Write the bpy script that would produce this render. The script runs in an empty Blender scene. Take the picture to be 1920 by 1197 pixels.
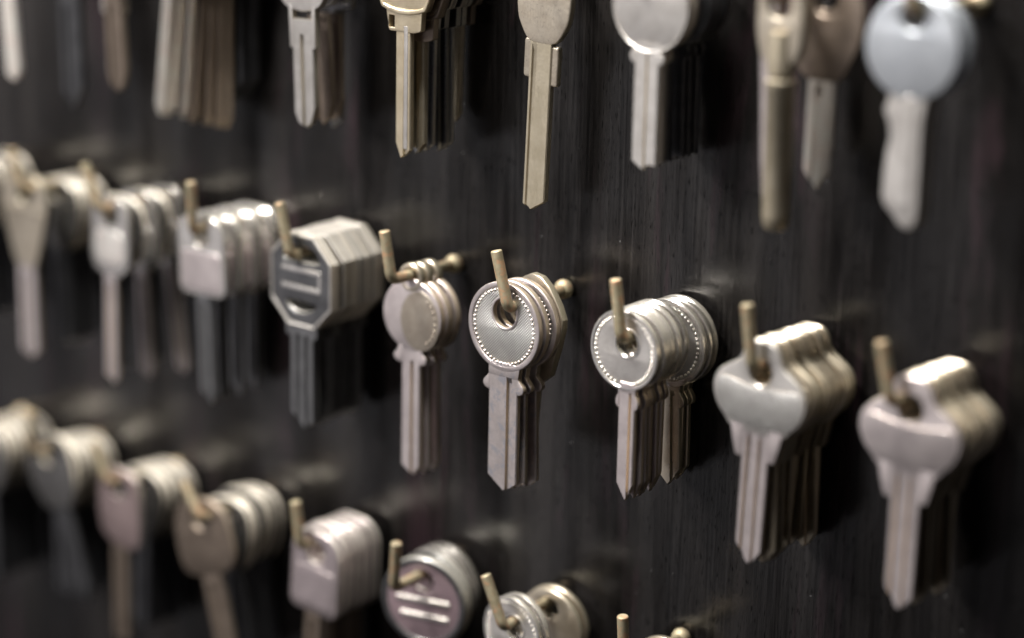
import bpy, bmesh, math, random
from mathutils import Vector, Matrix
S = 0.001                      # everything below is written in millimetres
scene = bpy.context.scene
COL = scene.collection
R = math.radians
rnd = random.Random(7)

# ------------------------------------------------------------------ camera
cam_d = bpy.data.cameras.new('camera'); cam = bpy.data.objects.new('camera', cam_d); COL.objects.link(cam)
scene.camera = cam
cx = Vector((0.76850183, 0.63956489, 0.0190181)); cy = Vector((-0.18947348, 0.19908061, 0.96149192)); cf = Vector((-0.61115034, 0.74251173, -0.2741744))
M = Matrix(((cx.x, cy.x, -cf.x), (cx.y, cy.y, -cf.y), (cx.z, cy.z, -cf.z))).to_4x4()
M.translation = Vector((361.842, -463.328, 158.258)) * S
cam.matrix_world = M
cam_d.sensor_width = 36.0; cam_d.lens = 79.69; cam_d.clip_start = 0.02; cam_d.clip_end = 20
cam_d.dof.use_dof = True; cam_d.dof.focus_distance = 0.588; cam_d.dof.aperture_fstop = 3.4

# ------------------------------------------------------------------ world: a dim shop interior
w = bpy.data.worlds.new('World'); scene.world = w; w.use_nodes = True
nt = w.node_tree; nt.nodes.clear()
def N(nt, t, **k):
    n = nt.nodes.new(t)
    for a, v in k.items():
        if a == 'inp':
            for kk, vv in v.items(): n.inputs[kk].default_value = vv
        else: setattr(n, a, v)
    return n
wo = N(nt, 'ShaderNodeOutputWorld'); bg = N(nt, 'ShaderNodeBackground')
tc = N(nt, 'ShaderNodeTexCoord'); sp = N(nt, 'ShaderNodeSeparateXYZ')
ramp = N(nt, 'ShaderNodeValToRGB')
mr = N(nt, 'ShaderNodeMapRange', inp={'From Min': -1.0, 'From Max': 1.0})
nt.links.new(tc.outputs['Generated'], sp.inputs[0]); nt.links.new(sp.outputs['Z'], mr.inputs['Value'])
nt.links.new(mr.outputs[0], ramp.inputs[0])
cr = ramp.color_ramp
cr.elements[0].position = 0.0; cr.elements[0].color = (0.02, 0.019, 0.018, 1)
cr.elements[1].position = 1.0; cr.elements[1].color = (0.9, 0.88, 0.86, 1)
for pos, c in ((0.20, (0.03, 0.028, 0.028)), (0.33, (0.40, 0.37, 0.385)), (0.46, (0.50, 0.47, 0.485)), (0.56, (0.35, 0.33, 0.34)), (0.75, (0.30, 0.29, 0.29))):
    e = cr.elements.new(pos); e.color = (*c, 1)
nz = N(nt, 'ShaderNodeTexNoise', inp={'Scale': 3.2, 'Detail': 2.0, 'Roughness': 0.5})
r2 = N(nt, 'ShaderNodeMapRange', inp={'From Min': 0.35, 'From Max': 0.65, 'To Min': 0.2, 'To Max': 1.7})
mx = N(nt, 'ShaderNodeMix', data_type='RGBA', blend_type='MULTIPLY', inp={'Factor': 1.0})
nt.links.new(tc.outputs['Generated'], nz.inputs['Vector']); nt.links.new(nz.outputs[0], r2.inputs['Value'])
nt.links.new(ramp.outputs[0], mx.inputs['A']); nt.links.new(r2.outputs[0], mx.inputs['B'])
# world dimmed towards the right, to keep right-facing key edges dark
dt = N(nt, 'ShaderNodeVectorMath', operation='DOT_PRODUCT', inp={1: (-0.85, -0.52, 0.0)}); nt.links.new(tc.outputs['Generated'], dt.inputs[0])
dm = N(nt, 'ShaderNodeMapRange', inp={'From Min': -0.3, 'From Max': 0.7, 'To Min': 0.35, 'To Max': 1.0}); nt.links.new(dt.outputs['Value'], dm.inputs['Value'])
m2 = N(nt, 'ShaderNodeMix', data_type='RGBA', blend_type='MULTIPLY', inp={'Factor': 1.0})
nt.links.new(mx.outputs['Result'], m2.inputs['A']); nt.links.new(dm.outputs[0], m2.inputs['B'])
nt.links.new(m2.outputs['Result'], bg.inputs['Color']); nt.links.new(bg.outputs[0], wo.inputs[0])
bg.inputs['Strength'].default_value = 0.34

def area(name, loc, target, sx, sy, power, col):
    d = bpy.data.lights.new(name, 'AREA'); d.shape = 'RECTANGLE'; d.size = sx; d.size_y = sy; d.energy = power; d.color = col
    o = bpy.data.objects.new(name, d); COL.objects.link(o); o.location = loc
    o.rotation_euler = (Vector(target) - Vector(loc)).to_track_quat('-Z', 'Y').to_euler()
    return o
area('ceiling_lamp', (0.03, -0.22, 0.95), (-0.05, 0, 0), 0.20, 0.09, 29, (1.0, 0.97, 0.915))
area('ceiling_lamp', (-0.36, -0.42, 0.95), (-0.2, 0, -0.05), 0.22, 0.10, 42, (1.0, 0.96, 0.90))
area('shop_lamp', (-0.66, -1.15, 0.72), (0, 0, 0), 0.5, 0.3, 31, (1.0, 0.97, 0.95))
area('front_fill_light', (-1.35, -1.55, -0.45), (0, 0, 0), 1.4, 1.2, 1.5, (0.98, 0.95, 0.985))  # added fill, gives the key fronts something bright to reflect

vs = scene.view_settings; vs.view_transform = 'Standard'; vs.look = 'None'; vs.gamma = 1.0; vs.exposure = -0.15; vs.use_curve_mapping = False
scene.render.engine = 'CYCLES'
scene.render.resolution_x = 1024; scene.render.resolution_y = 638
scene.cycles.max_bounces = 8; scene.cycles.use_denoising = True

# ------------------------------------------------------------------ materials
def mat(name):
    m = bpy.data.materials.new(name); m.use_nodes = True
    nt = m.node_tree; nt.nodes.clear()
    o = N(nt, 'ShaderNodeOutputMaterial'); b = N(nt, 'ShaderNodeBsdfPrincipled')
    nt.links.new(b.outputs[0], o.inputs[0])
    return m, nt, b
def metal(name, ca, cb, r0=0.26, r1=0.42, noise=220, patina=None, knurl=0.0, bump=0.05, metallic=0.92, edge=None, er=0.08, ev=0.42, em_=0.78):
    ca = [min(.82, v * 1.16) for v in ca]; cb = [min(.8, v * 1.16) for v in cb]
    m, nt, b = mat(name)
    tc = N(nt, 'ShaderNodeTexCoord'); oi = N(nt, 'ShaderNodeObjectInfo')
    add = N(nt, 'ShaderNodeVectorMath', operation='ADD')
    sc = N(nt, 'ShaderNodeVectorMath', operation='SCALE', inp={'Scale': 3.0})
    nt.links.new(oi.outputs['Location'], sc.inputs[0])
    nt.links.new(tc.outputs['Object'], add.inputs[0]); nt.links.new(sc.outputs[0], add.inputs[1])
    n1 = N(nt, 'ShaderNodeTexNoise', inp={'Scale': noise, 'Detail': 5.0, 'Roughness': 0.6})
    n2 = N(nt, 'ShaderNodeTexNoise', inp={'Scale': noise * 9, 'Detail': 3.0, 'Roughness': 0.6})
    for n in (n1, n2): nt.links.new(add.outputs[0], n.inputs['Vector'])
    mx = N(nt, 'ShaderNodeMix', data_type='RGBA'); mx.inputs['A'].default_value = (*ca, 1); mx.inputs['B'].default_value = (*cb, 1)
    mr = N(nt, 'ShaderNodeMapRange', inp={'From Min': 0.35, 'From Max': 0.65})
    nt.links.new(n1.outputs[0], mr.inputs['Value']); nt.links.new(mr.outputs[0], mx.inputs['Factor'])
    out = mx.outputs['Result']
    if patina:
        n3 = N(nt, 'ShaderNodeTexNoise', inp={'Scale': noise * 0.8, 'Detail': 6.0, 'Roughness': 0.7, 'Distortion': 0.6})
        nt.links.new(add.outputs[0], n3.inputs['Vector'])
        m3 = N(nt, 'ShaderNodeMapRange', inp={'From Min': 0.52, 'From Max': 0.60}); nt.links.new(n3.outputs[0], m3.inputs['Value'])
        x3 = N(nt, 'ShaderNodeMix', data_type='RGBA'); x3.inputs['B'].default_value = (*patina, 1)
        nt.links.new(out, x3.inputs['A']); nt.links.new(m3.outputs[0], x3.inputs['Factor']); out = x3.outputs['Result']
    hv = N(nt, 'ShaderNodeHueSaturation'); vr = N(nt, 'ShaderNodeMapRange', inp={'To Min': 0.80, 'To Max': 1.10})
    nt.links.new(oi.outputs['Random'], vr.inputs['Value']); nt.links.new(vr.outputs[0], hv.inputs['Value']); nt.links.new(out, hv.inputs['Color']); out = hv.outputs[0]
    if edge:                                       # bare sheared metal shows on cut edges; some dark metals paint in lit edges
        sn = N(nt, 'ShaderNodeSeparateXYZ'); nt.links.new(tc.outputs['Normal'], sn.inputs[0])
        ab = N(nt, 'ShaderNodeMath', operation='ABSOLUTE'); nt.links.new(sn.outputs['Y'], ab.inputs[0])
        em = N(nt, 'ShaderNodeMapRange', inp={'From Min': 0.35, 'From Max': 0.75, 'To Min': 1.0, 'To Max': 0.0}); nt.links.new(ab.outputs[0], em.inputs['Value'])
        x5 = N(nt, 'ShaderNodeMix', data_type='RGBA'); x5.inputs['B'].default_value = (*edge, 1)
        ew = N(nt, 'ShaderNodeTexWhiteNoise', noise_dimensions='1D'); nt.links.new(oi.outputs['Random'], ew.inputs['W'])
        er_ = N(nt, 'ShaderNodeMapRange', inp={'To Min': ev, 'To Max': 1.12}); nt.links.new(ew.outputs['Value'], er_.inputs['Value'])
        eh = N(nt, 'ShaderNodeHueSaturation', inp={'Color': (*edge, 1)}); nt.links.new(er_.outputs[0], eh.inputs['Value']); nt.links.new(eh.outputs[0], x5.inputs['B'])
        nt.links.new(out, x5.inputs['A']); nt.links.new(em.outputs[0], x5.inputs['Factor']); out = x5.outputs['Result']
    nt.links.new(out, b.inputs['Base Color'])
    rr = N(nt, 'ShaderNodeMapRange', inp={'From Min': 0.3, 'From Max': 0.7, 'To Min': r0, 'To Max': r1})
    nt.links.new(n2.outputs[0], rr.inputs['Value']); nt.links.new(rr.outputs[0], b.inputs['Roughness'])
    b.inputs['Metallic'].default_value = metallic
    if edge:
        em2 = N(nt, 'ShaderNodeMath', operation='MULTIPLY_ADD', inp={1: er}); nt.links.new(em.outputs[0], em2.inputs[0]); nt.links.new(rr.outputs[0], em2.inputs[2])
        nt.links.new(em2.outputs[0], b.inputs['Roughness'])
        em3 = N(nt, 'ShaderNodeMapRange', inp={'To Min': metallic, 'To Max': em_}); nt.links.new(em.outputs[0], em3.inputs['Value']); nt.links.new(em3.outputs[0], b.inputs['Metallic'])
    bp = N(nt, 'ShaderNodeBump', inp={'Strength': bump * 4, 'Distance': 0.00006}); nt.links.new(n2.outputs[0], bp.inputs['Height'])
    last = bp
    sx = N(nt, 'ShaderNodeSeparateXYZ'); nt.links.new(tc.outputs['Object'], sx.inputs[0])
    def sine(sock, freq):
        a = N(nt, 'ShaderNodeMath', operation='MULTIPLY', inp={1: freq}); nt.links.new(sock, a.inputs[0])
        s_ = N(nt, 'ShaderNodeMath', operation='SINE'); nt.links.new(a.outputs[0], s_.inputs[0]); return s_.outputs[0]
    if knurl:
        p = N(nt, 'ShaderNodeMath', operation='ADD'); q = N(nt, 'ShaderNodeMath', operation='SUBTRACT')
        for k in (p, q): nt.links.new(sx.outputs['X'], k.inputs[0]); nt.links.new(sx.outputs['Z'], k.inputs[1])
        h = N(nt, 'ShaderNodeMath', operation='MULTIPLY')
        nt.links.new(sine(sx.outputs['X'], 2 * math.pi / 0.0008), h.inputs[0]); nt.links.new(sine(sx.outputs['Z'], 2 * math.pi / 0.0008), h.inputs[1])
        b2 = N(nt, 'ShaderNodeBump', inp={'Strength': knurl, 'Distance': 0.00016}); nt.links.new(h.outputs[0], b2.inputs['Height'])
        nt.links.new(last.outputs[0], b2.inputs['Normal']); last = b2
    nt.links.new(last.outputs[0], b.inputs['Normal'])
    return m
NICK = metal('nickel_silver', (0.56, 0.535, 0.51), (0.45, 0.425, 0.40), 0.3, 0.42, edge=(0.54, 0.49, 0.41))
NICKB = metal('bright_nickel', (0.68, 0.655, 0.63), (0.58, 0.555, 0.53), 0.15, 0.26, edge=(0.74, 0.69, 0.60), er=0.0)
BRASSY = metal('champagne_nickel', (0.56, 0.50, 0.41), (0.46, 0.40, 0.32), 0.26, 0.40, edge=(0.36, 0.32, 0.235), ev=.55)
ROSE = metal('rosy_nickel', (0.53, 0.475, 0.47), (0.44, 0.39, 0.39), 0.32, 0.46, edge=(0.54, 0.45, 0.35), ev=.35)
PAT = metal('stained_nickel', (0.58, 0.52, 0.51), (0.47, 0.42, 0.41), 0.32, 0.48, 420, patina=(0.47, 0.46, 0.50), edge=(0.46, 0.38, 0.29))
KNURL = metal('knurled_nickel', (0.34, 0.33, 0.32), (0.28, 0.27, 0.26), 0.34, 0.46, knurl=0.45, metallic=0.9, edge=(0.52, 0.44, 0.33))
STEEL = metal('dark_steel', (0.155, 0.155, 0.16), (0.115, 0.115, 0.12), 0.24, 0.36, edge=(0.62, 0.59, 0.52), er=0.03)  # bright edge colour paints in the lit facets
SILVER = metal('cool_silver', (0.44, 0.46, 0.49), (0.37, 0.39, 0.42), 0.36, 0.48)
GOLD = metal('yellow_brass', (0.60, 0.52, 0.385), (0.50, 0.425, 0.30), 0.28, 0.42)
CREAM = metal('pale_brass', (0.37, 0.325, 0.25), (0.31, 0.27, 0.20), 0.34, 0.48, metallic=0.8)
PALE = metal('pale_rose_nickel', (0.76, 0.70, 0.66), (0.68, 0.61, 0.57), 0.30, 0.42, metallic=0.85)
BROWN = metal('brown_brass', (0.23, 0.185, 0.15), (0.17, 0.135, 0.11), 0.32, 0.5, edge=(0.28, 0.23, 0.18))
DARK = metal('near_black_steel', (0.10, 0.10, 0.105), (0.07, 0.07, 0.075), 0.30, 0.42)  # near-black; on arched-key blades it paints in the shade between stacked keys
HOOK = metal('aged_brass', (0.255, 0.222, 0.15), (0.185, 0.158, 0.102), 0.48, 0.64, 500, patina=(0.36, 0.22, 0.13), bump=0.12, metallic=0.6)
BRONZE = metal('dull_bronze', (0.42, 0.37, 0.31), (0.34, 0.29, 0.24), 0.34, 0.48)
DIMN = metal('lit_rim_nickel', (0.20, 0.195, 0.19), (0.14, 0.135, 0.13), 0.20, 0.32, edge=(0.76, 0.69, 0.58), er=0.05, ev=.85, em_=.55)  # dark faces and bright edges paint in dark reflections and lit rims
ROSED = metal('dusky_nickel', (0.46, 0.395, 0.40), (0.38, 0.325, 0.33), 0.24, 0.36, edge=(0.85, 0.79, 0.70), er=0.0, ev=.8, em_=.65)
GREYB = metal('grey_shank_steel', (0.22, 0.22, 0.225), (0.16, 0.16, 0.165), 0.26, 0.38, edge=(0.20, 0.20, 0.19), ev=.3)
OLIVE = metal('olive_brass', (0.34, 0.30, 0.23), (0.26, 0.225, 0.17), 0.28, 0.42, edge=(0.62, 0.52, 0.40), ev=.15)
LACQ = metal('maroon_enamel', (0.15, 0.11, 0.12), (0.11, 0.08, 0.09), 0.3, 0.4, metallic=0.3)

def board_mat():
    m, nt, b = mat('black_stained_wood')
    tc = N(nt, 'ShaderNodeTexCoord')
    def stretched(sx, sz, detail, rough=0.6, dist=0.0, loc=0.0):
        mp = N(nt, 'ShaderNodeMapping', inp={'Scale': (sx, 1, sz), 'Location': (loc, 0, loc)}); nt.links.new(tc.outputs['Object'], mp.inputs[0])
        n = N(nt, 'ShaderNodeTexNoise', inp={'Scale': 1.0, 'Detail': detail, 'Roughness': rough, 'Distortion': dist}); nt.links.new(mp.outputs[0], n.inputs['Vector'])
        return n.outputs[0]
    def rng(s, a, b_, c=0.0, d=1.0):
        r_ = N(nt, 'ShaderNodeMapRange', inp={'From Min': a, 'From Max': b_, 'To Min': c, 'To Max': d}); nt.links.new(s, r_.inputs['Value']); return r_.outputs[0]
    fine = stretched(1100, 26, 6, 0.7); broad = stretched(60, 2.6, 3, 0.5, loc=3.1); pur = stretched(60, 7, 4, 0.7, 0.5, 9.0); cloud = stretched(16, 9, 4, loc=5.0)
    x1 = N(nt, 'ShaderNodeMix', data_type='RGBA'); x1.inputs['A'].default_value = (0.0024, 0.0021, 0.0020, 1); x1.inputs['B'].default_value = (0.0100, 0.0090, 0.0088, 1)
    nt.links.new(rng(fine, 0.42, 0.66), x1.inputs['Factor'])
    x2 = N(nt, 'ShaderNodeMix', data_type='RGBA'); x2.inputs['B'].default_value = (0.0145, 0.0130, 0.0125, 1)
    nt.links.new(x1.outputs['Result'], x2.inputs['A']); nt.links.new(rng(broad, 0.48, 0.66, 0, 0.9), x2.inputs['Factor'])
    x3 = N(nt, 'ShaderNodeMix', data_type='RGBA'); x3.inputs['B'].default_value = (0.017, 0.0105, 0.0125, 1)
    nt.links.new(x2.outputs['Result'], x3.inputs['A']); nt.links.new(rng(pur, 0.56, 0.66, 0, 0.85), x3.inputs['Factor'])
    # deep dark pores running down the grain
    pore = stretched(2300, 300, 2, 0.5, 0, 2.0); pm = rng(pore, 0.60, 0.68, 0, 0.85)
    x4 = N(nt, 'ShaderNodeMix', data_type='RGBA'); x4.inputs['B'].default_value = (0.0006, 0.0006, 0.0006, 1)
    nt.links.new(x3.outputs['Result'], x4.inputs['A']); nt.links.new(pm, x4.inputs['Factor'])
    # specks of dust
    vo = N(nt, 'ShaderNodeTexVoronoi', feature='F1', inp={'Scale': 420.0, 'Randomness': 1.0}); nt.links.new(tc.outputs['Object'], vo.inputs['Vector'])
    sc = N(nt, 'ShaderNodeSeparateColor'); nt.links.new(vo.outputs['Color'], sc.inputs[0])
    g = N(nt, 'ShaderNodeMath', operation='GREATER_THAN', inp={1: 0.86}); nt.links.new(sc.outputs[0], g.inputs[0])
    th = N(nt, 'ShaderNodeMapRange', inp={'From Min': 0.0, 'From Max': 1.0, 'To Min': 0.02, 'To Max': 0.07}); nt.links.new(sc.outputs[1], th.inputs['Value'])
    l = N(nt, 'ShaderNodeMath', operation='LESS_THAN'); nt.links.new(vo.outputs['Distance'], l.inputs[0]); nt.links.new(th.outputs[0], l.inputs[1])
    d = N(nt, 'ShaderNodeMath', operation='MULTIPLY'); nt.links.new(g.outputs[0], d.inputs[0]); nt.links.new(l.outputs[0], d.inputs[1])
    x5 = N(nt, 'ShaderNodeMix', data_type='RGBA'); x5.inputs['B'].default_value = (0.15, 0.15, 0.15, 1)
    nt.links.new(x4.outputs['Result'], x5.inputs['A']); nt.links.new(d.outputs[0], x5.inputs['Factor'])
    nt.links.new(x5.outputs['Result'], b.inputs['Base Color'])
    ra = N(nt, 'ShaderNodeMath', operation='ADD'); nt.links.new(rng(cloud, 0.35, 0.65, 0.14, 0.22), ra.inputs[0]); nt.links.new(rng(broad, 0.35, 0.65, 0.0, 0.05), ra.inputs[1])
    nt.links.new(ra.outputs[0], b.inputs['Roughness'])
    s1 = N(nt, 'ShaderNodeMath', operation='MULTIPLY'); s2 = N(nt, 'ShaderNodeMath', operation='MULTIPLY')
    nt.links.new(rng(stretched(45, 6, 5, 0.65, 0.4, loc=7.7), 0.38, 0.62, 0.16, 0.66), s1.inputs[0]); nt.links.new(rng(fine, 0.35, 0.65, 0.78, 1.05), s1.inputs[1])
    nt.links.new(s1.outputs[0], s2.inputs[0]); nt.links.new(rng(pm, 0, 1, 1.0, 0.15), s2.inputs[1])
    nt.links.new(s2.outputs[0], b.inputs['Specular IOR Level'])
    b.inputs['IOR'].default_value = 1.55
    hh = N(nt, 'ShaderNodeMath', operation='ADD'); nt.links.new(fine, hh.inputs[0]); nt.links.new(broad, hh.inputs[1])
    bp = N(nt, 'ShaderNodeBump', inp={'Strength': 0.3, 'Distance': 0.0002}); nt.links.new(hh.outputs[0], bp.inputs['Height'])
    nt.links.new(bp.outputs[0], b.inputs['Normal'])
    return m
BOARD = board_mat()

# ------------------------------------------------------------------ mesh helpers
def finish(bm, name, material, angle=22):
    me = bpy.data.meshes.new(name)
    bmesh.ops.scale(bm, vec=(S, S, S), verts=bm.verts)
    bmesh.ops.recalc_face_normals(bm, faces=bm.faces)
    bm.to_mesh(me); bm.free()
    me.materials.append(material)
    for p in me.polygons: p.use_smooth = True
    me.set_sharp_from_angle(angle=R(angle))
    return me
def area2(p): return sum(p[i][0] * p[(i + 1) % len(p)][1] - p[(i + 1) % len(p)][0] * p[i][1] for i in range(len(p))) / 2
def plate(bm, outline, holes=(), t=2.0, y=0.0, bev=0.28):
    """flat piece with rounded edges; outline in (x, z), centred on depth y, thickness t"""
    cu = bpy.data.curves.new('tmp', 'CURVE'); cu.dimensions = '2D'; cu.fill_mode = 'BOTH'
    cu.extrude = t / 2 - bev; cu.bevel_depth = bev; cu.bevel_resolution = 2; cu.offset = -bev
    for k, poly in enumerate([outline, *holes]):
        p = list(poly)
        a = area2(p)
        if (k == 0 and a < 0) or (k > 0 and a > 0): p.reverse()
        s_ = cu.splines.new('POLY'); s_.points.add(len(p) - 1); s_.use_cyclic_u = True
        for q, v in zip(s_.points, p): q.co = (v[0], v[1], 0, 1)
    o = bpy.data.objects.new('tmp', cu); COL.objects.link(o)
    dg = bpy.context.evaluated_depsgraph_get(); dg.update()
    me = bpy.data.meshes.new_from_object(o.evaluated_get(dg))
    me.transform(Matrix(((1, 0, 0, 0), (0, 0, -1, y), (0, 1, 0, 0), (0, 0, 0, 1))))
    tmp = bmesh.new(); tmp.from_mesh(me); bmesh.ops.remove_doubles(tmp, verts=tmp.verts, dist=0.002)
    tmp.to_mesh(me); tmp.free(); bm.from_mesh(me)
    bpy.data.objects.remove(o); bpy.data.curves.remove(cu); bpy.data.meshes.remove(me)
def circ(x, z, r, n=64, rz=None): return [(x + r * math.cos(2 * math.pi * i / n), z + (rz or r) * math.sin(2 * math.pi * i / n)) for i in range(n)]
def soft(pts, it=3):
    """round every corner (Chaikin)"""
    for _ in range(it):
        q = []
        for i in range(len(pts)):
            a, b = pts[i], pts[(i + 1) % len(pts)]
            q += [(a[0] * .75 + b[0] * .25, a[1] * .75 + b[1] * .25), (a[0] * .25 + b[0] * .75, a[1] * .25 + b[1] * .75)]
        pts = q
    return pts
def rrect(x0, z0, x1, z1, r, n=7, rt=None):
    rt = r if rt is None else rt
    out = []
    for (cx_, cz, a0, rr) in ((x1 - r, z0 + r, -90, r), (x1 - rt, z1 - rt, 0, rt), (x0 + rt, z1 - rt, 90, rt), (x0 + r, z0 + r, 180, r)):
        for i in range(n + 1):
            a = R(a0 + 90 * i / n); out.append((cx_ + rr * math.cos(a), cz + rr * math.sin(a)))
    return out
def chamf(pts, c):
    """cut every corner by c"""
    out = []
    n = len(pts)
    for i in range(n):
        p = Vector(pts[i]); a = Vector(pts[i - 1]); b = Vector(pts[(i + 1) % n])
        for q in (a, b):
            d = (q - p); l = min(c, d.length * .45); v = p + d.normalized() * l; out.append((v.x, v.y))
    return out
def mirror(half): return half + [(-x, z) for x, z in reversed(half) if abs(x) > 1e-6]
def beads(bm, pts, r, y):
    for (x, z) in pts:
        res = bmesh.ops.create_icosphere(bm, subdivisions=1, radius=r)
        bmesh.ops.translate(bm, vec=(x, y, z), verts=res['verts'])
def tube(bm, path, rad, n=20, caps=True, ovals=None):
    pts = [Vector(p) for p in path]; rings = []
    up = None
    for i, p in enumerate(pts):
        t = (pts[min(i + 1, len(pts) - 1)] - pts[max(i - 1, 0)]).normalized()
        if up is None: up = Vector((1, 0, 0)) if abs(t.x) < .9 else Vector((0, 0, 1))
        a = (up - t * up.dot(t)).normalized(); b = t.cross(a); up = a
        rr = rad[i] if isinstance(rad, (list, tuple)) else rad
        rings.append([bm.verts.new(p + a * (rr * math.cos(2 * math.pi * k / n)) + b * (rr * math.sin(2 * math.pi * k / n))) for k in range(n)])
    for i in range(len(rings) - 1):
        for k in range(n): bm.faces.new((rings[i][k], rings[i][(k + 1) % n], rings[i + 1][(k + 1) % n], rings[i + 1][k]))
    if caps: bm.faces.new(rings[0][::-1]); bm.faces.new(rings[-1])
def interp(tab, x):
    tab = sorted(tab)
    if x <= tab[0][0]: return tab[0][1]
    for (a, za), (b, zb) in zip(tab, tab[1:]):
        if x <= b: return za + (zb - za) * (x - a) / (b - a)
    return tab[-1][1]
def blade(bm, x0, x1, z0, tip, t=2.0, zg=-19, front=((1.0, 2.8, .8),), back=(), y=0.0):
    """key shank: milled grooves (from, to, depth) running down both faces, pointed lower end"""
    e = 0.28
    xs = {x0, x0 + e, x1 - e, x1} | {x for x, _ in tip if x0 < x < x1}
    for g in list(front) + list(back): xs |= {g[0] - .06, g[0] + .14, g[1] - .14, g[1] + .06}
    xs = sorted(x for x in xs if x0 <= x <= x1)
    def dep(x, gs):
        for a, b_, d in gs:
            if a + .1 <= x <= b_ - .1: return d
        return 0
    def row(z_of, amt, side):
        out = []
        for x in xs:
            c = e if (abs(x - x0) < 1e-6 or abs(x - x1) < 1e-6) else 0
            d = dep(x, front if side < 0 else back) * amt
            out.append(bm.verts.new((x, y + side * (t / 2 - c - d), z_of(x))))
        return out
    tipz = lambda x: interp(tip, x)
    zs = [(lambda x: z0, 0), (lambda x: zg, 0), (lambda x: zg - 1.6, 1), (lambda x: (zg - 1.6) * .5 + tipz(x) * .5, 1), (lambda x: tipz(x) + .25, 1)]
    F = [row(z, a, -1) for z, a in zs]; B = [row(z, a, 1) for z, a in zs]
    # small bevel at the very tip
    fl = []; bl = []
    for i, x in enumerate(xs):
        f, b_ = F[-1][i].co, B[-1][i].co; m = (f.y + b_.y) / 2
        fl.append(bm.verts.new((x, m + (f.y - m) * .7, tipz(x)))); bl.append(bm.verts.new((x, m + (b_.y - m) * .7, tipz(x))))
    F.append(fl); B.append(bl)
    n = len(xs)
    for rws in (F, B):
        for r_ in range(len(rws) - 1):
            for i in range(n - 1): bm.faces.new((rws[r_][i], rws[r_][i + 1], rws[r_ + 1][i + 1], rws[r_ + 1][i]))
    for r_ in range(len(F) - 1):
        for i in (0, n - 1): bm.faces.new((F[r_][i], F[r_ + 1][i], B[r_ + 1][i], B[r_][i]))
    for i in range(n - 1):
        bm.faces.new((F[-1][i], F[-1][i + 1], B[-1][i + 1], B[-1][i])); bm.faces.new((F[0][i], F[0][i + 1], B[0][i + 1], B[0][i]))

# ------------------------------------------------------------------ key kinds: list of (part name, mesh)
def make_part(name, material, fn, angle=22):
    bm = bmesh.new(); fn(bm); return (name, finish(bm, name, material, angle))
KINDS = {}
def kind(name, *parts): KINDS[name] = parts
PEG = 1.55

def round_kind(name, r, cxx, cz, hole, mb, mblade, tip, bw, collar_z, zend, textured=True, rimw=1.5, small=1.0, groove=(1.2, 3.0), mrim=None, blx=0.0, hx=0.0):
    hcz, hr = hole
    def bow(bm): plate(bm, circ(cxx, cz, r - .25, 72), [circ(hx, hcz, hr + .15, 40)], t=1.35)
    def rim(bm):
        plate(bm, circ(cxx, cz, r, 72), [circ(cxx, cz, r - rimw, 64)], t=1.85, bev=.35)
        # ring round the hole
        plate(bm, circ(hx, hcz, hr + .8, 40), [circ(hx, hcz, hr, 40)], t=1.75 if textured else 1.45, bev=.3)
    def bd(bm):
        n = int(2 * math.pi * (r - rimw - .6) / 1.25); pts = []
        for i in range(n):
            a = 2 * math.pi * i / n; x = cxx + (r - rimw - .65) * math.cos(a); z = cz + (r - rimw - .65) * math.sin(a)
            if math.hypot(x - hx, z - hcz) > hr + 1.5 and z > cz - r + 2.0: pts.append((x, z))
        beads(bm, pts, .46, -.66); beads(bm, pts, .46, .66)
    def collar(bm):
        w = bw; zt = cz - r + 2.4; zc = collar_z
        plate(bm, [(blx - w * 1.02, zc + 3.1), (blx - w * 1.02, zt - 1.0), (blx - w * .82, zt), (blx + w * .98, zt), (blx + w * 1.12, zt - 1.0), (blx + w * 1.02, zc + 3.1)], t=1.75, bev=.2)
        for sd in (-1, 1):
            tab = [(w * .9, zt - 1.8), (w * 1.08, zt - 2.4), (w * 1.0, zc + 3.2), (w * 1.18, zc + 2.2), (w * 1.42, zc + 1.0), (w * 1.40, zc - .4), (w * 1.14, zc - 1.2), (w * .9, zc - 1.3)]
            plate(bm, soft([(blx + sd * x, z) for x, z in tab], 2), t=1.7, bev=.3)
    ps = [make_part('bow', mb, bow), make_part('rim', mrim or mb, rim)]
    if textured: ps.append(make_part('bead_ring', mrim or mb, bd, 60))
    ps += [make_part('shoulder', mblade, collar), make_part('blade', mblade, lambda bm: blade(bm, -bw + blx, bw + blx, cz - r + 2, [(x + blx, z) for x, z in tip], 1.6, collar_z + 3.2, ((groove[0] + blx, groove[1] + blx, .7),), ((-groove[1] + blx, -groove[0] + blx, .7),)))]
    kind(name, *ps)
round_kind('beaded', 12.1, -.2, -6.0, (-2.3, 3.85), KNURL, PAT, [(-4.9, -47.5), (.4, -51.2), (2.2, -50.5), (4.9, -48.6)], 4.9, -22.6, -51, mrim=ROSE)
round_kind('beaded_small', 10.5, -.9, -3.7, (-1.7, 3.3), NICK, ROSE, [(-2.5, -38.6), (.4, -43.2), (2.5, -38.8)], 2.5, -17.6, -43, mrim=NICKB, groove=(.7, 1.5), rimw=1.0, blx=.5)
round_kind('ribbed_round', 11.6, 0, -5.4, (-1.9, 3.5), KNURL, BRASSY, [(-3.6, -40), (0, -43.5), (3.6, -39)], 3.6, -21.0, -43, mrim=NICKB, groove=(.8, 2.2), rimw=1.6)
round_kind('beaded_low', 12.3, .6, -6.4, (-2.2, 3.6), ROSE, NICK, [(-4.2, -46), (0, -50), (4.2, -46)], 4.2, -22, -50, mrim=NICKB)
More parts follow.
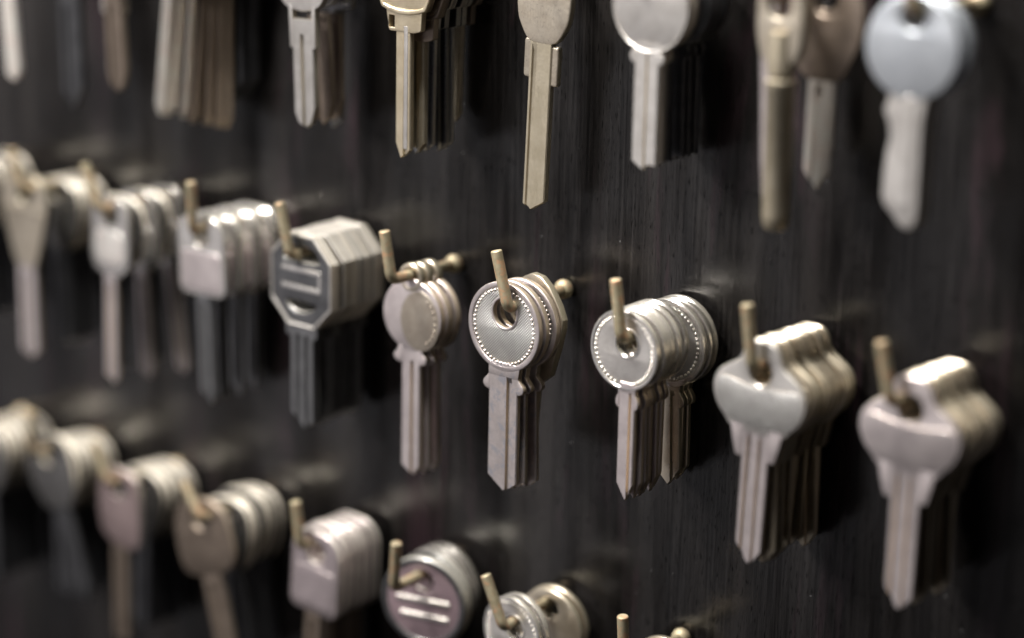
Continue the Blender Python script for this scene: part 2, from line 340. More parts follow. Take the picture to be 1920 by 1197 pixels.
round_kind('plain_round', 11.3, .4, -6.2, (-1.0, 2.4), NICK, NICK, [(-3.6, -44.2), (-.2, -46.2), (1.4, -44.7), (3.6, -44.9)], 3.6, -19.0, -46, False, mrim=NICK, rimw=.7, groove=(-.2, .5))
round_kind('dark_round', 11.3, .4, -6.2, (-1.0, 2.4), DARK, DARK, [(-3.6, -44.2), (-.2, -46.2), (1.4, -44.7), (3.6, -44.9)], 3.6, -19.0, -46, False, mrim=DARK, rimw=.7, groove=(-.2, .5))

def bevel_bow(name, outline, holes, mb, mblade, bx, zt, tip, grooves, collar=None, extra=None, t=1.75, bb=.38, zg=None, back=(), mrim=None):
    ps = [make_part('bow', mb, lambda bm: plate(bm, outline, holes, t=t, bev=bb))]
    if extra:
        for (nm, m_, fn) in extra: ps.append(make_part(nm, m_, fn))
    if collar: ps.append(make_part('shoulder', mblade, lambda bm: [plate(bm, c, t=t + .05, bev=.25) for c in collar]))
    ps.append(make_part('blade', mblade, lambda bm: blade(bm, bx[0], bx[1], zt, tip, t - .15, zg if zg is not None else zt - 4, grooves, back)))
    kind(name, *ps)

# clover / bell bow
bell = soft(mirror([(0, 6.2), (3.4, 6.0), (5.2, 3.6), (5.9, 0.6), (9.0, -1.2), (12.6, -3.8), (13.5, -8.2), (11.9, -12.4), (9.2, -15.0), (7.6, -17.2), (0, -17.4)]), 2)
def both(p, n=0): return [chamf([(sd * x, z) for x, z in p], .4) if not n else soft([(sd * x, z) for x, z in p], n) for sd in (-1, 1)]
bellc = both([(3.5, -15.0), (7.6, -15.6), (6.8, -19.5), (5.6, -23.8), (3.5, -23.9)])
def bell_recess(bm):
    plate(bm, soft(mirror([(0, -6.0), (5, -5.2), (11.6, -4.0), (12.6, -8.2), (11.0, -12.2), (8.2, -15.2), (0, -15.8)]), 2), t=1.7, bev=.12)
for nm, mb, ml in (('bell', NICK, ROSE), ('bell_warm', BRASSY, OLIVE), ('bell_rose', ROSE, ROSE)):
    bevel_bow(nm, bell, [circ(0, -1.75, 3.3, 36)], mb, ml, (-3.8, 3.8), -15, [(-3.8, -46), (0, -51), (1.4, -50.2), (3.8, -47)], ((-2.5, -1.2, .6), (.8, 2.0, .55)), bellc,
              [('face_panel', KNURL if nm == 'bell' else mb, bell_recess)], zg=-17.6, t=1.4, back=((-2.2, -.6, .6),))
# octagon with window slots and a raised bar mark
octo = chamf([(-12, -21.0), (12, -21.0), (12, 6.0), (-12, 6.0)], 6.8)
slot_top = soft([(-7.2, -.8), (-6.0, 1.7), (-3, 2.6), (3, 2.6), (6.0, 1.7), (7.2, -.8), (6.6, -1.9), (-6.6, -1.9)], 2)
slot_low = soft([(-6.8, -13.4), (6.8, -13.4), (4.6, -15.6), (0, -16.9), (-4.6, -15.6)], 2)
def octo_rim(bm):
    plate(bm, octo, [chamf([(-11.0, -20.0), (11.0, -20.0), (11.0, 5.0), (-11.0, 5.0)], 6.3)], t=2.0, bev=.4)
def octo_bars(bm):
    plate(bm, rrect(-7.6, -5.0, 7.8, -3.6, .5), t=2.0, bev=.25)
    plate(bm, rrect(-7.6, -10.2, 7.8, -8.8, .5), t=2.0, bev=.25)
    plate(bm, rrect(6.8, -9.4, 7.9, -4.4, .4), t=1.95, bev=.25)
bevel_bow('octagon', octo, [slot_top, slot_low], STEEL, GREYB, (-4.4, 4.4), -19.6, [(-4.4, -46.6), (1.0, -51.0), (4.4, -48.6)], ((-2.2, -.6, .7), (1.2, 2.6, .8)),
          both([(4.1, -20.4), (6.2, -20.4), (6.0, -23.8), (4.1, -24.2)]), [('rim', NICK, octo_rim), ('bar_mark', NICKB, octo_bars)], zg=-23, t=1.5)  # rim in lighter nickel paints in the bevel highlights
# rounded rectangle heads
def rr_kind(name, x0, z0, x1, z1, rb, rt, mb, ml, bx, tip, t=1.75, hz=-1.75, hr=3.3, panel=None):
    ex = [('face_panel', panel[1], lambda bm: plate(bm, rrect(*panel[0]), t=t + .25, bev=.2))] if panel else None
    bevel_bow(name, rrect(x0, z0, x1, z1, rb, 8, rt), [circ(0, hz, hr, 36)], mb, ml, bx, z0 + 1.5, tip, (((bx[0] + bx[1]) / 2 - .9, (bx[0] + bx[1]) / 2 + .7, .7),), None, ex, t=t, zg=z0 - 2, bb=.7)
rr_kind('block', -10, -20, 10, 4.4, 3.4, 6.5, NICKB, GREYB, (-3.0, 3.0), [(-3.0, -49), (1.8, -52.6), (3.0, -50)], t=1.8, panel=((-8.7, -18.7, 8.7, -6.2, 2.4), ROSE))
rr_kind('block_narrow', -8.6, -21, 8.6, 4.2, 6.2, 5.5, NICKB, ROSE, (-2.6, 2.6), [(-2.6, -53), (1.0, -55), (2.6, -53)], t=1.8, panel=((-6.6, -17.2, 6.6, -6.4, 3.4), PALE))
rr_kind('block_rose', -9.6, -21, 9.6, 4.8, 3.4, 7, ROSED, BROWN, (-3.2, 3.2), [(-3.2, -50), (0, -53), (3.2, -50)], t=1.85, panel=((-8.0, -19.4, 8.0, -6.4, 2.2), ROSED))
# hexagonal rose head
rr_hex = soft([(-9.5, 1.5), (-5, 4.6), (5, 4.6), (9.5, 1.5), (10, -18), (7.5, -21.5), (-4, -21.5), (-10, -16)], 1)
DUSK = metal('dusky_rose_metal', (0.40, 0.31, 0.30), (0.33, 0.25, 0.245), 0.26, 0.40, edge=(0.74, 0.69, 0.60), er=0.0)
bevel_bow('hex_rose', rr_hex, [circ(0, -1.75, 3.3, 36)], DUSK, BROWN, (-3.6, 3.6), -20, [(-3.6, -52), (0, -55), (3.6, -52)], ((-1, .8, .7),), t=2.0, bb=.7)
# broad brown head
wide_brown = soft([(-12.5, -2), (-8, 3.5), (0, 5), (8, 3.5), (12, -2), (12.5, -14), (9, -19), (-9, -20.5), (-13, -16)], 2)
bevel_bow('broad_brown', wide_brown, [circ(0, -1.75, 3.3, 36)], BROWN, BROWN, (-4.2, 4.2), -18, [(-4.2, -48), (0, -52), (4.2, -48)], ((-1.4, .8, .8),), t=2.1, bb=.7)
# tall rounded heads behind; lit edges and blade shade put into the colours
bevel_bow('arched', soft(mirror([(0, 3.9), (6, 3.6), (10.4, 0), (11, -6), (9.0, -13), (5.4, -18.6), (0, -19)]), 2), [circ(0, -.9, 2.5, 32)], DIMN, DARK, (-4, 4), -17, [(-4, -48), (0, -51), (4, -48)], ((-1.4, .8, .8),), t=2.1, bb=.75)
bevel_bow('arched_pale', circ(0, -7.0, 11.2, 64), [circ(0, -1.4, 3.0, 36)], BRASSY, BRASSY, (-4, 4), -17, [(-4, -48), (0, -51), (4, -48)], ((-1.4, .8, .6),), t=1.8, bb=.5)
# tapered (fan shaped) head
tri = soft(mirror([(0, 4.6), (7, 4.4), (10.8, 1), (11.2, -6), (9.4, -12), (6.2, -22), (4.6, -25.5), (0, -25.8)]), 2)
bevel_bow('tapered', tri, [circ(0, -1.75, 3.3, 36)], BRASSY, ROSE, (-4.2, 4.2), -24, [(-4.2, -53), (0, -56), (4.2, -53)], ((-1.4, .8, .8),), None,
          [('face_panel', BRASSY, lambda bm: plate(bm, rrect(-9.6, -8.0, 9.6, -6.6, .5), t=2.7, bev=.2))], t=2.2)
# pointed rectangular head (the last key on the sharp hook)
shield = soft([(-9.6, -1.0), (-3.6, 7.0), (3.6, 7.0), (11.2, -1.0), (11.4, -6), (7.4, -23.0), (-7.4, -23.0), (-9.9, -5)], 1)
bevel_bow('shield', shield, [circ(0, -1.75, 3.6, 36)], BRASSY, BRASSY, (-4.2, 4.2), -21, [(-4.2, -45), (0, -48), (4.2, -45)], ((-1.4, .8, .8),), t=2.2)
# small tab loop over a round medallion head
loop = circ(.6, -11.2, 10.2, 64)
def loop_tab(bm):
    plate(bm, circ(0, -.6, 4.0, 40), [circ(0, -.6, 2.5, 32)], t=2.3, bev=.45)
def medal(bm):
    plate(bm, circ(3.4, -12.4, 6.9, 56, 8.6), t=2.3, bev=.4)
    for i in range(9):
        a = R(-62 + i * 15); x = 3.4 + 5.3 * math.cos(a); z = -12.4 + 6.8 * math.sin(a)
        plate(bm, rrect(x - .35, z - .5, x + .35, z + .5, .15, 2), t=2.65, bev=.1)
bevel_bow('medallion', loop, (), ROSE, ROSE, (-2.9, 3.4), -20, [(-2.9, -54.8), (.9, -57.4), (3.4, -54.5)], ((.2, 1.4, .7),),
          both([(2.2, -20.5), (4.2, -20.0), (4.4, -21.8), (5.6, -22.6), (5.8, -24.4), (2.4, -25.6)], 2), [('loop', BRASSY, loop_tab), ('medallion', BRONZE, medal)], t=2.1, zg=-24)
# large disc with maroon face and two raised bars
def disc_rim(bm):
    plate(bm, circ(0, -7.6, 13.4, 72), [circ(0, -7.6, 11.4, 64)], t=2.3, bev=.5)
def disc_bars(bm):
    def par(x0, z0, x1, z1, h): return chamf([(x0, z0), (x1, z1), (x1, z1 + h), (x0, z0 + h)], .3)
    plate(bm, par(-8.6, -7.4, 8.6, -8.4, 1.5), t=2.3, bev=.2)
    plate(bm, par(-7.6, -12.2, 7.8, -13.2, 1.5), t=2.3, bev=.2)
bevel_bow('enamel_disc', circ(0, -7.6, 12.6, 72), [circ(0, -1.4, 3.6, 36)], LACQ, STEEL, (-4.5, 4.5), -19, [(-4.5, -48), (0, -52), (4.5, -48)], ((-1.4, .8, .8),), None,
          [('rim', STEEL, disc_rim), ('bar_mark', NICK, disc_bars)], t=1.8)
# long blank with vertical ribs on the bow
def ribs(bm):
    for i in range(17):
        x = -6.8 + i * .85; h = 7.6 * math.sqrt(max(0, 1 - (x / 8.2) ** 2))
        plate(bm, rrect(x - .24, -9.4 - h * 1.05, x + .24, -6.5 + h * .4, .2, 3), t=2.25, bev=.14)
ob = soft(mirror([(0, 5), (6, 4), (8.8, -1), (8.8, -14), (6.6, -18.4), (4.4, -21.2), (0, -21.4)]), 2)
def long_tabs(bm):
    plate(bm, rrect(-5.7, -30.6, -3.0, -20.4, .9), t=1.9, bev=.4); plate(bm, rrect(2.0, -32.0, 5.2, -21.8, .6), t=1.9, y=.35, bev=.4)
bevel_bow('ribbed_blank', ob, [circ(0, -1.75, 3.3, 36)], BRASSY, CREAM, (-3.9, 3.3), -20.4, [(-3.9, -64.2), (-1.2, -65.4), (-.4, -65.0), (3.3, -62.6)], ((-3.0, -1.5, .45), (.6, 1.5, .0)), None,
          [('rib_panel', BRASSY, ribs), ('side_tab', BRASSY, long_tabs)], zg=-21.8, t=2.2)
# gold head with raised rim and little window
gb = soft(mirror([(0, 5), (8, 4.2), (10.2, 0), (10.6, -8), (8.4, -14.0), (7.4, -15.6), (0, -17)]), 1)
def gold_collar(bm):
    plate(bm, chamf([(-6.4, -15), (6.4, -15), (6.0, -20.6), (3.6, -21.3), (-5.2, -21.3)], .3), [[(-5.2, -20.4), (-3.3, -20.4), (-3.3, -17.2), (-5.2, -17.2)]], t=1.9, bev=.2)
def gold_rim(bm): plate(bm, gb, [soft(mirror([(0, 3.8), (7.4, 3.2), (9.0, -.4), (9.4, -8), (7.6, -13.2), (6.6, -14.6), (0, -15.6)]), 1)], t=2.6, bev=.35)
bevel_bow('gold', gb, [circ(0, -1.75, 3.3, 36)], GOLD, GOLD, (-2.9, 2.3), -16, [(-2.9, -50.5), (-1.0, -55.0), (2.3, -52.6)], ((-.2, 1.4, .6),), None, [('rim', GOLD, gold_rim), ('shoulder', GOLD, gold_collar), ('groove_sheen_strip', NICK, lambda bm: plate(bm, rrect(.0, -52.4, 1.5, -19.6, .2, 2), t=1.95, bev=.12))], zg=-20, t=1.8)  # silvery strip along the groove paints in its reflection
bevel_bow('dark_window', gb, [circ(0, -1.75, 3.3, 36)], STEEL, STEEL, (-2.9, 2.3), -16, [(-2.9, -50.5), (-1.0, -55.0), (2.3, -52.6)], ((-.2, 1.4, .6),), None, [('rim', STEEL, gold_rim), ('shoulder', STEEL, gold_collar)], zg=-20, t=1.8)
bevel_bow('brown_window', gb, [circ(0, -1.75, 3.3, 36)], BROWN, CREAM, (-3.0, 3.0), -16, [(-3.0, -44.5), (1, -48.0), (3.0, -45.6)], ((-.2, 1.6, .7),), None, [('rim', BROWN, gold_rim), ('shoulder', BROWN, gold_collar)], zg=-20, t=1.8)
# grey forked blank
fb = soft(mirror([(0, 5), (9, 4), (12, -2), (11, -12), (7.6, -17.5), (5.2, -19.2), (0, -20)]), 2)
bevel_bow('grey_blank', fb, [circ(0, -1.75, 3.3, 36)], NICK, NICK, (-3.9, 3.9), -22, [(-3.9, -47.5), (-2.4, -50.6), (0, -52), (2.4, -50.2), (3.9, -46)], ((-.9, .5, .8),), 
          both([(3.6, -18), (5.0, -18), (4.8, -30.0), (3.6, -30.0)]), zg=-26, t=2.1)
bevel_bow('brown_blank', fb, [circ(0, -1.75, 3.3, 36)], STEEL, BROWN, (-3.9, 3.9), -22, [(-3.9, -47.5), (-2.4, -50.6), (0, -52), (2.4, -50.2), (3.9, -46)], ((-1.8, -.4, .8),), None, zg=-26, t=2.1)
bevel_bow('cream_blank', fb, [circ(0, -1.75, 3.3, 36)], NICKB, PALE, (-3.5, 3.5), -17, [(-3.5, -58), (-1.0, -61), (1.2, -60.4), (3.5, -57)], ((-1.6, -.2, .6), (1.2, 2.2, .5)), None, zg=-19, t=2.2)
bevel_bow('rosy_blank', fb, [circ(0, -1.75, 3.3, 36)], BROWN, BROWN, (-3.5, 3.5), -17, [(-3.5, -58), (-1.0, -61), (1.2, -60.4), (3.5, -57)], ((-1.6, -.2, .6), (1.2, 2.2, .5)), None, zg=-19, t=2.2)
bevel_bow('dark_blade', fb, [circ(0, -1.75, 3.3, 36)], SILVER, DARK, (-3.9, 3.9), -19, [(-3.9, -47.5), (0, -52), (3.9, -46)], ((-1.8, -.4, .8),), None, zg=-26, t=2.1)
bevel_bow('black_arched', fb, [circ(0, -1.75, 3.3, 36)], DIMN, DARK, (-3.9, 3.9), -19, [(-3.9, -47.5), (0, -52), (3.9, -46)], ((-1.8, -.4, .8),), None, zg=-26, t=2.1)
# pipe key
def barrel(bm):
    prof = [(-8, 3.0), (-15, 3.5), (-15.4, 3.5), (-17.6, 3.5), (-18, 2.9), (-18.9, 2.9), (-19.3, 3.7), (-21.2, 3.7), (-21.6, 3.45), (-51.0, 3.35), (-53.2, 3.1), (-54.4, 2.4), (-54.7, 1.6)]
    tube(bm, [(0, 0, z) for z, _ in prof], [r_ for _, r_ in prof], 28)
def pipe_side(bm): plate(bm, soft([(-6.2, 3), (-6.6, -8), (-5.6, -16), (-4.6, -46), (-3.0, -50), (-1, -46), (-1, 3)], 1), t=1.8, y=.6, bev=.3)
kind('pipe', make_part('bow', BRASSY, lambda bm: plate(bm, soft(mirror([(0, 5), (5.6, 4), (6.4, -2), (6.2, -10), (4.4, -15.5), (0, -16)]), 2), [circ(0, -1.75, 3.2, 36)], t=3.2, bev=.5)),
     make_part('barrel', CREAM, barrel, 35), make_part('blade', ROSE, pipe_side))
bevel_bow('spade', soft(mirror([(0, 5), (7, 4), (10, -1), (10.4, -9), (7, -16.5), (5.0, -20), (0, -20.4)]), 2), [circ(0, -1.75, 3.3, 36)], BROWN, PALE, (-3.4, 3.4), -18, [(-3.4, -41.5), (-.2, -46), (3.4, -41.5)], ((-1.6, .4, .8),), None, zg=-21, t=2.2)
# big pale round key with a wavy shank
wavy = chamf([(-5.6, -17), (-5.4, -20.5), (-6.6, -22.6), (-5.0, -25.4), (-4.6, -29.4), (-5.2, -31), (-5.9, -37), (-6.1, -42.6), (-4.6, -45.2), (-3.2, -45.8), (-1.4, -48.4), (1.0, -49.4), (2.9, -47.8), (3.3, -44), (3.3, -25), (4.4, -17)], .7)
kind('pale_round', make_part('bow', SILVER, lambda bm: plate(bm, circ(-.2, -8.2, 11.8, 72), [circ(0, -1.6, 3.0, 32)], t=2.4, bev=.5)),
     make_part('blade', NICK, lambda bm: (plate(bm, wavy, t=2.0, bev=.35), plate(bm, rrect(-1.6, -44, 1.4, -19, .6), t=2.5, bev=.3))))

# ------------------------------------------------------------------ placing
ORD = ['front', 'second', 'third', 'fourth', 'fifth', 'sixth', 'seventh', 'eighth', 'ninth', 'tenth', 'eleventh', 'twelfth', 'thirteenth']
def empty(name, loc):
    o = bpy.data.objects.new(name, None); COL.objects.link(o); o.location = Vector(loc) * S; o.empty_display_size = 0.003
    return o
def place_key(kd, loc, yaw, tilt, swing, label, group, scale=1.0, name='key'):
    o = empty(name, loc)
    o.rotation_euler = (R(swing), R(tilt), R(yaw)); o.scale = (scale,) * 3
    o['label'] = label; o['category'] = 'key'
    if group: o['group'] = group
    for nm, me in KINDS[kd]:
        c = bpy.data.objects.new(nm, me); COL.objects.link(c); c.parent = o
    return o
NAME = {}

def make_hook(bx, bz, ex, ez, tx, tz, label, L=28.4, ty=None):
    o = empty('hook', (bx, 0, bz)); o['label'] = label; o['category'] = 'hook'; o['group'] = 'brass hooks screwed into the board'
    b0 = Vector((0, 1.0, 0)); e = Vector((ex - bx, -L, ez - bz)); t = Vector((tx - bx, (ty if ty else -L - .8), tz - bz))
    d1 = (b0 - e).normalized(); d2 = (t - e).normalized(); k = 2.3
    path = [b0, b0.lerp(e, .3), b0.lerp(e, .6)]
    pa, pb = e + d1 * k, e + d2 * k
    for i in range(9):
        s_ = i / 8; path.append(pa * (1 - s_) ** 2 + e * 2 * s_ * (1 - s_) + pb * s_ ** 2)
    path += [e.lerp(t, .45), e.lerp(t, .75), t - d2 * .25]
    bm = bmesh.new(); tube(bm, path + [t], [1.5] * (len(path)) + [1.3], 24)
    c = bpy.data.objects.new('rod', finish(bm, 'rod', HOOK, 35)); COL.objects.link(c); c.parent = o
    bm = bmesh.new(); r_ = bmesh.ops.create_uvsphere(bm, u_segments=28, v_segments=16, radius=2.75)
    bmesh.ops.scale(bm, vec=(1, .86, 1), verts=r_['verts']); bmesh.ops.translate(bm, vec=(0, -1.9, 0), verts=r_['verts'])
    c = bpy.data.objects.new('base_ball', finish(bm, 'base_ball', HOOK, 60)); COL.objects.link(c); c.parent = o

# board
bm = bmesh.new(); bmesh.ops.create_cube(bm, size=1.0)
bmesh.ops.scale(bm, vec=(1100, 18, 760), verts=bm.verts); bmesh.ops.translate(bm, vec=(-170, 9, -20), verts=bm.verts)
bmesh.ops.bevel(bm, geom=list(bm.edges), offset=1.5, segments=3, affect='EDGES', profile=.5)
bo = bpy.data.objects.new('display_board', finish(bm, 'display_board', BOARD)); COL.objects.link(bo)
bo['label'] = 'black stained wooden board with vertical grain behind all the keys'; bo['category'] = 'board'

# stacks: hook geometry + keys (kind, depth y, dx, dz, yaw, tilt)
def run(kd, y0, y1, n, **k):
    return [dict(k, k=kd, y=y0 + (y1 - y0) * i / max(1, n - 1)) for i in range(n)]
J = lambda a: rnd.uniform(-a, a)
ST = []
def stack(bx, bz, ex, ez, tx, tz, hooklab, desc, look, keys, group, jt=1.5, jy=2.2, jx=.35):
    """look: function(index, total, kind) -> first words of the label"""
    make_hook(bx, bz, ex, ez, tx, tz, hooklab)
    n = len(keys)
    for i, q in enumerate(keys):
        y = q['y'] + (J(.22) if 0 < i < n - 1 else 0); f = -y / 28.4
        px = bx + (ex - bx) * f + q.get('dx', 0) + (J(jx) if i else 0); pz = bz + (ez - bz) * f + q.get('dz', 0)
        who = LOOK[q['k']]
        if n == 1: lab = f'{who}, alone on {desc}'
        elif i == 0: lab = f'{who}, frontmost on {desc}'
        elif i == n - 1: lab = f'{who}, rearmost on {desc}'
        else: lab = f'{who}, {ORD[i]} from front on {desc}'
        place_key(q['k'], (px, y, pz), q.get('yaw', 0) + (J(jy) if i else 0), q.get('tilt', 0) + (J(jt) if i else 0), q.get('swing', 0), lab, group if n > 1 else None, q.get('s', 1.0))
LOOK = {'beaded': 'round key with beaded rim', 'beaded_small': 'small round nickel key', 'ribbed_round': 'knurled round key', 'beaded_low': 'round beaded key',
        'plain_round': 'plain round silver key', 'dark_round': 'dark round-headed key', 'bell': 'bell-headed silver key', 'bell_warm': 'bell-headed tan key', 'bell_rose': 'rosy bell-headed key', 'octagon': 'octagonal grey key',
        'block': 'square-headed silver key', 'block_narrow': 'narrow rounded pale key', 'block_rose': 'rosy rectangular-headed key', 'hex_rose': 'rosy hexagonal key', 'broad_brown': 'broad brown key',
        'arched_pale': 'pale round-headed key', 'arched': 'arched brassy key', 'tapered': 'fan-headed pale key', 'shield': 'angular brassy key', 'medallion': 'medallion key with loop', 'enamel_disc': 'big maroon disc key',
        'ribbed_blank': 'long brassy key with ribbed head', 'gold': 'golden key with square window', 'dark_window': 'dark steel key', 'brown_window': 'short brassy key', 'grey_blank': 'matt grey key',
        'brown_blank': 'brown key', 'cream_blank': 'cream coloured key', 'rosy_blank': 'brown blurred key', 'dark_blade': 'silver-headed dark key', 'black_arched': 'dark leaning key', 'pipe': 'tubular pale brass key', 'spade': 'rosy spade-tipped key', 'pale_round': 'pale blue-silver round key'}
def hx(k): return 39.0 * k
# ---- middle row
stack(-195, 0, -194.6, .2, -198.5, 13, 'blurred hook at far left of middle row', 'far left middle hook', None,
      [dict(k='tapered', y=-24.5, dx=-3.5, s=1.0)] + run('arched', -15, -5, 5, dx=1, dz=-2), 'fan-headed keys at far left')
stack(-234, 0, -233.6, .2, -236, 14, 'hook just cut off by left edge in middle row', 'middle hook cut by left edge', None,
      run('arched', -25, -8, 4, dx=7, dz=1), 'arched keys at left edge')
stack(-156, 0, -157.9, 0, -163.6, 13.5, 'blurred leaning hook above narrow rounded pale keys', 'hook left of square-headed keys', None,
      [dict(k='block_narrow', y=-25, dx=.8, tilt=1.5)] + [dict(k='arched', y=-21.5, dx=1), dict(k='block_narrow', y=-14.5, dx=.8, tilt=-2.5), dict(k='arched', y=-11.5, dx=.6, tilt=-3), dict(k='block_narrow', y=-5.4, dx=1, tilt=-7)], 'narrow rounded keys')
stack(-117, 0, -116.8, .4, -116.5, 15.2, 'blurred brass hook above square-headed silver keys', 'hook with square-headed keys', None,
      [dict(k='block', y=-25, dx=0, tilt=-2)] + [dict(k='block', y=y_) for y_ in (-20.4, -18.4, -13.0, -11.0, -5.4, -3.4)], 'square-headed keys', jt=1.8)
stack(-78, 0, -77, 0, -80.2, 15, 'leaning hook over the octagonal keys', 'hook with octagonal keys', None,
      [dict(k='octagon', y=-25, dx=1.6)] + run('octagon', -22.7, -4.5, 8, dx=1.6), 'octagonal grey keys', jt=.9, jy=1.0)
stack(-39.4, -.4, -38.5, .3, -40.4, 13.7, 'upright brass hook left of the sharp beaded key', 'hook with medallion keys', None,
      [dict(k='medallion', y=-20.0, dx=.4, yaw=3), dict(k='medallion', y=-17.2, dx=1.2, yaw=1), dict(k='medallion', y=-13.4, dx=1.0, yaw=-2)], 'medallion keys with top loops')
stack(-.3, -.3, 2.4, .2, -1.2, 15.2, 'sharp brass hook through the beaded key in focus', 'sharp centre hook', None,
      [dict(k='beaded', y=-25.5, dx=-2.6), dict(k='beaded', y=-22.6, dx=-2.2, tilt=-1.0), dict(k='beaded', y=-19.6, dx=-1.6, tilt=-2.0), dict(k='shield', y=-15.8, dx=.5, tilt=4.0, yaw=-6)], 'keys on the sharp centre hook')
stack(39, -.4, 39.2, -.6, 37.4, 14.7, 'brass hook through small round nickel keys', 'hook right of centre one', None,
      [dict(k='beaded_small', y=-25.2, dx=0, yaw=0), *[dict(k='beaded_small', y=y_, dx=.2) for y_ in (-22.8, -20.6, -18.4, -15.6, -13.0)],
       dict(k='ribbed_round', y=-7.6, dx=.2, tilt=-2), dict(k='ribbed_round', y=-5.3, dx=.2), dict(k='ribbed_round', y=-2.9 - .4, dx=.3)], 'round nickel keys right of centre')
stack(79, 0, 78.2, .2, 76.4, 15.8, 'brass hook above bell-headed silver keys', 'hook with nickel bell keys', None,
      [dict(k='bell', y=-25, dx=.6, tilt=1.5, swing=0)] + [dict(k='bell_warm', y=y_, dx=.2) for y_ in (-22.4, -20, -17.7, -15.4, -13.1, -10.6, -8.2, -5.8, -3.2)], 'bell-headed tan keys', jt=2.8, jy=7)
stack(118.5, 0, 116, 0, 113.1, 14.1, 'brass hook at far right of middle row', 'far right middle hook', None,
      [dict(k='bell_rose', y=-24.5, dx=3.2, tilt=0)] + [dict(k='bell_warm', y=y_, dx=2.6) for y_ in (-22, -19.9, -17.7, -15.5, -13.3, -11, -8.8, -6.6)], 'rosy bell-headed keys', jt=2.4, jy=6)
# ---- lower row
B = -88.5
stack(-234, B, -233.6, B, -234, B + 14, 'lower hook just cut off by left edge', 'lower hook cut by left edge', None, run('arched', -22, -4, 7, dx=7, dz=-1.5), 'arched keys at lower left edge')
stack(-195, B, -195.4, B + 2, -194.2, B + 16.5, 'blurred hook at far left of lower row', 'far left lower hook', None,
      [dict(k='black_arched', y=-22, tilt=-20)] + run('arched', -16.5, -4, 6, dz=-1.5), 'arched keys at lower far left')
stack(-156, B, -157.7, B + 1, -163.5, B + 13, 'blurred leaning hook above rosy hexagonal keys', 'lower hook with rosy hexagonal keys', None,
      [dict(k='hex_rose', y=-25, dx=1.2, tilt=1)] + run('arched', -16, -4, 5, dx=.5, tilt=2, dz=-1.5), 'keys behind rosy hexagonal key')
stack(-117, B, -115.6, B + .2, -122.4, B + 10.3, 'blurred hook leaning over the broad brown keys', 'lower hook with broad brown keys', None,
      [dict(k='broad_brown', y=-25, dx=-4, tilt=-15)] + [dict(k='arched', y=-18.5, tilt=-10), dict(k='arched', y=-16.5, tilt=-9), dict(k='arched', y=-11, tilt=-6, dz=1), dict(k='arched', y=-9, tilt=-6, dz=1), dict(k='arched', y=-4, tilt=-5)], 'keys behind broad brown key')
stack(-78, B, -73.8, B + 2.6, -74.8, B + 16.2, 'blurred upright hook above rosy rectangular keys', 'lower hook with rectangular keys', None,
      [dict(k='block_rose', y=-25, dx=4.2, tilt=4)] + [dict(k='block_rose', y=y_, dx=2.6, tilt=2) for y_ in (-20, -16, -12.2, -8.2, -4.2)], 'rosy rectangular keys', jt=.8)
stack(-39, B, -37, B - .2, -35.4, B + 14, 'upright hook in front of the big maroon disc', 'lower hook with maroon disc', None,
      [dict(k='enamel_disc', y=-16.5, dx=1.2, yaw=14, tilt=-4), dict(k='enamel_disc', y=-11.5, dx=1.2, yaw=3), dict(k='beaded_low', y=-8, dx=.4), dict(k='beaded_low', y=-5, dx=.4)], 'keys on the maroon disc hook')
stack(0, B, 3.0, B - .4, -2.9, B + 13.5, 'reddish leaning hook at bottom centre', 'reddish hook at bottom centre', None,
      [dict(k='beaded_small', y=-23.2, dx=.6, dz=0, yaw=-4), dict(k='beaded_small', y=-20.4, dx=.8, yaw=-4), dict(k='arched_pale', y=-7, dx=1.6), dict(k='arched_pale', y=-4.4, dx=1.8)], 'keys on the reddish hook')
stack(42.7, B - .2, 43.6, B + .4, 43.2, B + 15, 'hook at lower right with rod end peeking up', 'hook cut by bottom edge', None,
      [dict(k='arched_pale', y=-9, dx=-1, dz=-3.2), dict(k='arched_pale', y=-6.5, dx=-1, dz=-3.0)], 'keys on the hook cut by bottom edge')
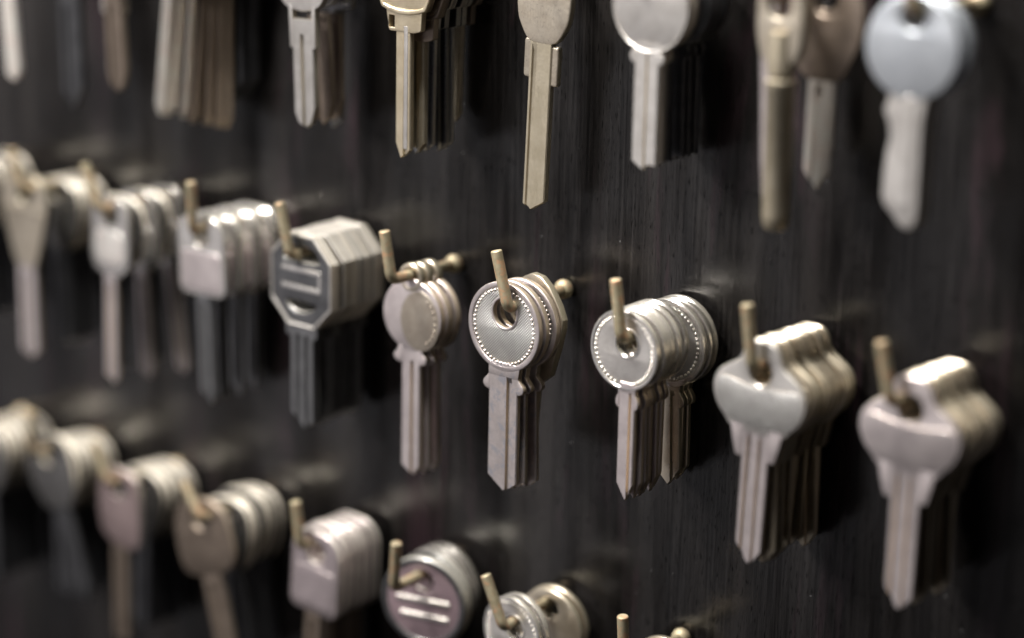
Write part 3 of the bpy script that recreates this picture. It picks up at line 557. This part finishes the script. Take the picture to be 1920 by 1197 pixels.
# ---- upper row
U = 88.5
stack(-195, U, -195, U, -197, U + 14, 'hook out of frame at upper far left', 'upper far left hook', None,
      [dict(k='cream_blank', y=-25, dx=-9, tilt=-4, s=.9), dict(k='dark_blade', y=-16, dx=11, tilt=0, s=1.2)], 'keys at upper far left')
stack(-156, U, -156, U, -158, U + 14, 'hook out of frame above the brown blurred pair', 'upper hook with brown pair', None,
      [dict(k='brown_blank', y=-25, dx=2, tilt=-3), dict(k='grey_blank', y=-20, dx=-3, tilt=-2)], 'brown pair at upper left')
stack(-117, U, -117, U, -119, U + 14, 'hook out of frame above the cream key fan', 'upper hook with cream fan', None,
      [dict(k='cream_blank', y=-25, dx=-8.5, tilt=16, yaw=-24), dict(k='cream_blank', y=-22.8, dx=-7.2, tilt=15, yaw=-22), dict(k='cream_blank', y=-20.6, dx=-5.4, tilt=13, yaw=-24), dict(k='rosy_blank', y=-18.2, dx=-3.2, tilt=9, yaw=-18),
       dict(k='rosy_blank', y=-16.2, dx=-2.4, tilt=8, yaw=-24), dict(k='rosy_blank', y=-14, dx=-1.6, tilt=5, yaw=-22), dict(k='rosy_blank', y=-12, dx=-1.2, tilt=3, yaw=-20), dict(k='black_arched', y=-9.5, dx=-2), dict(k='black_arched', y=-6.6, dx=0), dict(k='black_arched', y=-4.2, dx=0)], 'fanned keys at upper left')
stack(-78, U, -78, U, -80, U + 14, 'hook out of frame above the matt grey key', 'upper hook with matt grey key', None,
      [dict(k='grey_blank', y=-25, dx=3, tilt=-2), dict(k='brown_blank', y=-17, dx=0, tilt=-4), dict(k='brown_blank', y=-12, dx=0, tilt=-3), dict(k='dark_window', y=-8, dx=0)], 'keys behind the matt grey key')
stack(-39, U, -39, U, -41, U + 14, 'hook out of frame above the golden key', 'upper hook with golden key', None,
      [dict(k='gold', y=-25, dx=2.2, tilt=0), dict(k='brown_window', y=-21.5, dx=2.4, s=1.12), *[dict(k='dark_window', y=y_, dx=2.2) for y_ in (-18, -14.8, -11.6, -8.6)], dict(k='brown_window', y=-4.8, dx=2.4)], 'keys behind the golden key')
stack(0, U, 0, U, -2, U + 14, 'hook out of frame above the long ribbed key', 'upper centre hook', None,
      [dict(k='ribbed_blank', y=-13, dx=.8, tilt=2.0)], None)
stack(39, U, 39, U, 37, U + 14, 'hook out of frame above the plain round keys', 'upper hook right of ribbed key', None,
      [dict(k='plain_round', y=-25, dx=3.0, tilt=0), dict(k='plain_round', y=-20.6, dx=1.4), dict(k='dark_round', y=-17.4, dx=1.2), dict(k='dark_round', y=-12, dx=.8), dict(k='dark_round', y=-9, dx=.8), dict(k='dark_round', y=-5.5, dx=.8)], 'plain round keys in upper row')
stack(78, U, 78, U, 76, U + 14, 'hook out of frame above the tubular key', 'upper hook with tubular key', None,
      [dict(k='pipe', y=-25, dx=1.6, tilt=-1), dict(k='spade', y=-14, dx=6.5, yaw=0), dict(k='spade', y=-8, dx=3.0, s=.9)], 'keys on the tubular key hook')
stack(116.4, U, 115.2, U + .6, 112, U + 15, 'blurred hook at upper right corner', 'upper right corner hook', None,
      [dict(k='pale_round', y=-25, dx=-1.3, tilt=-1), dict(k='pale_round', y=-21.6, dx=-.4, tilt=1)], 'pale round keys at upper right')
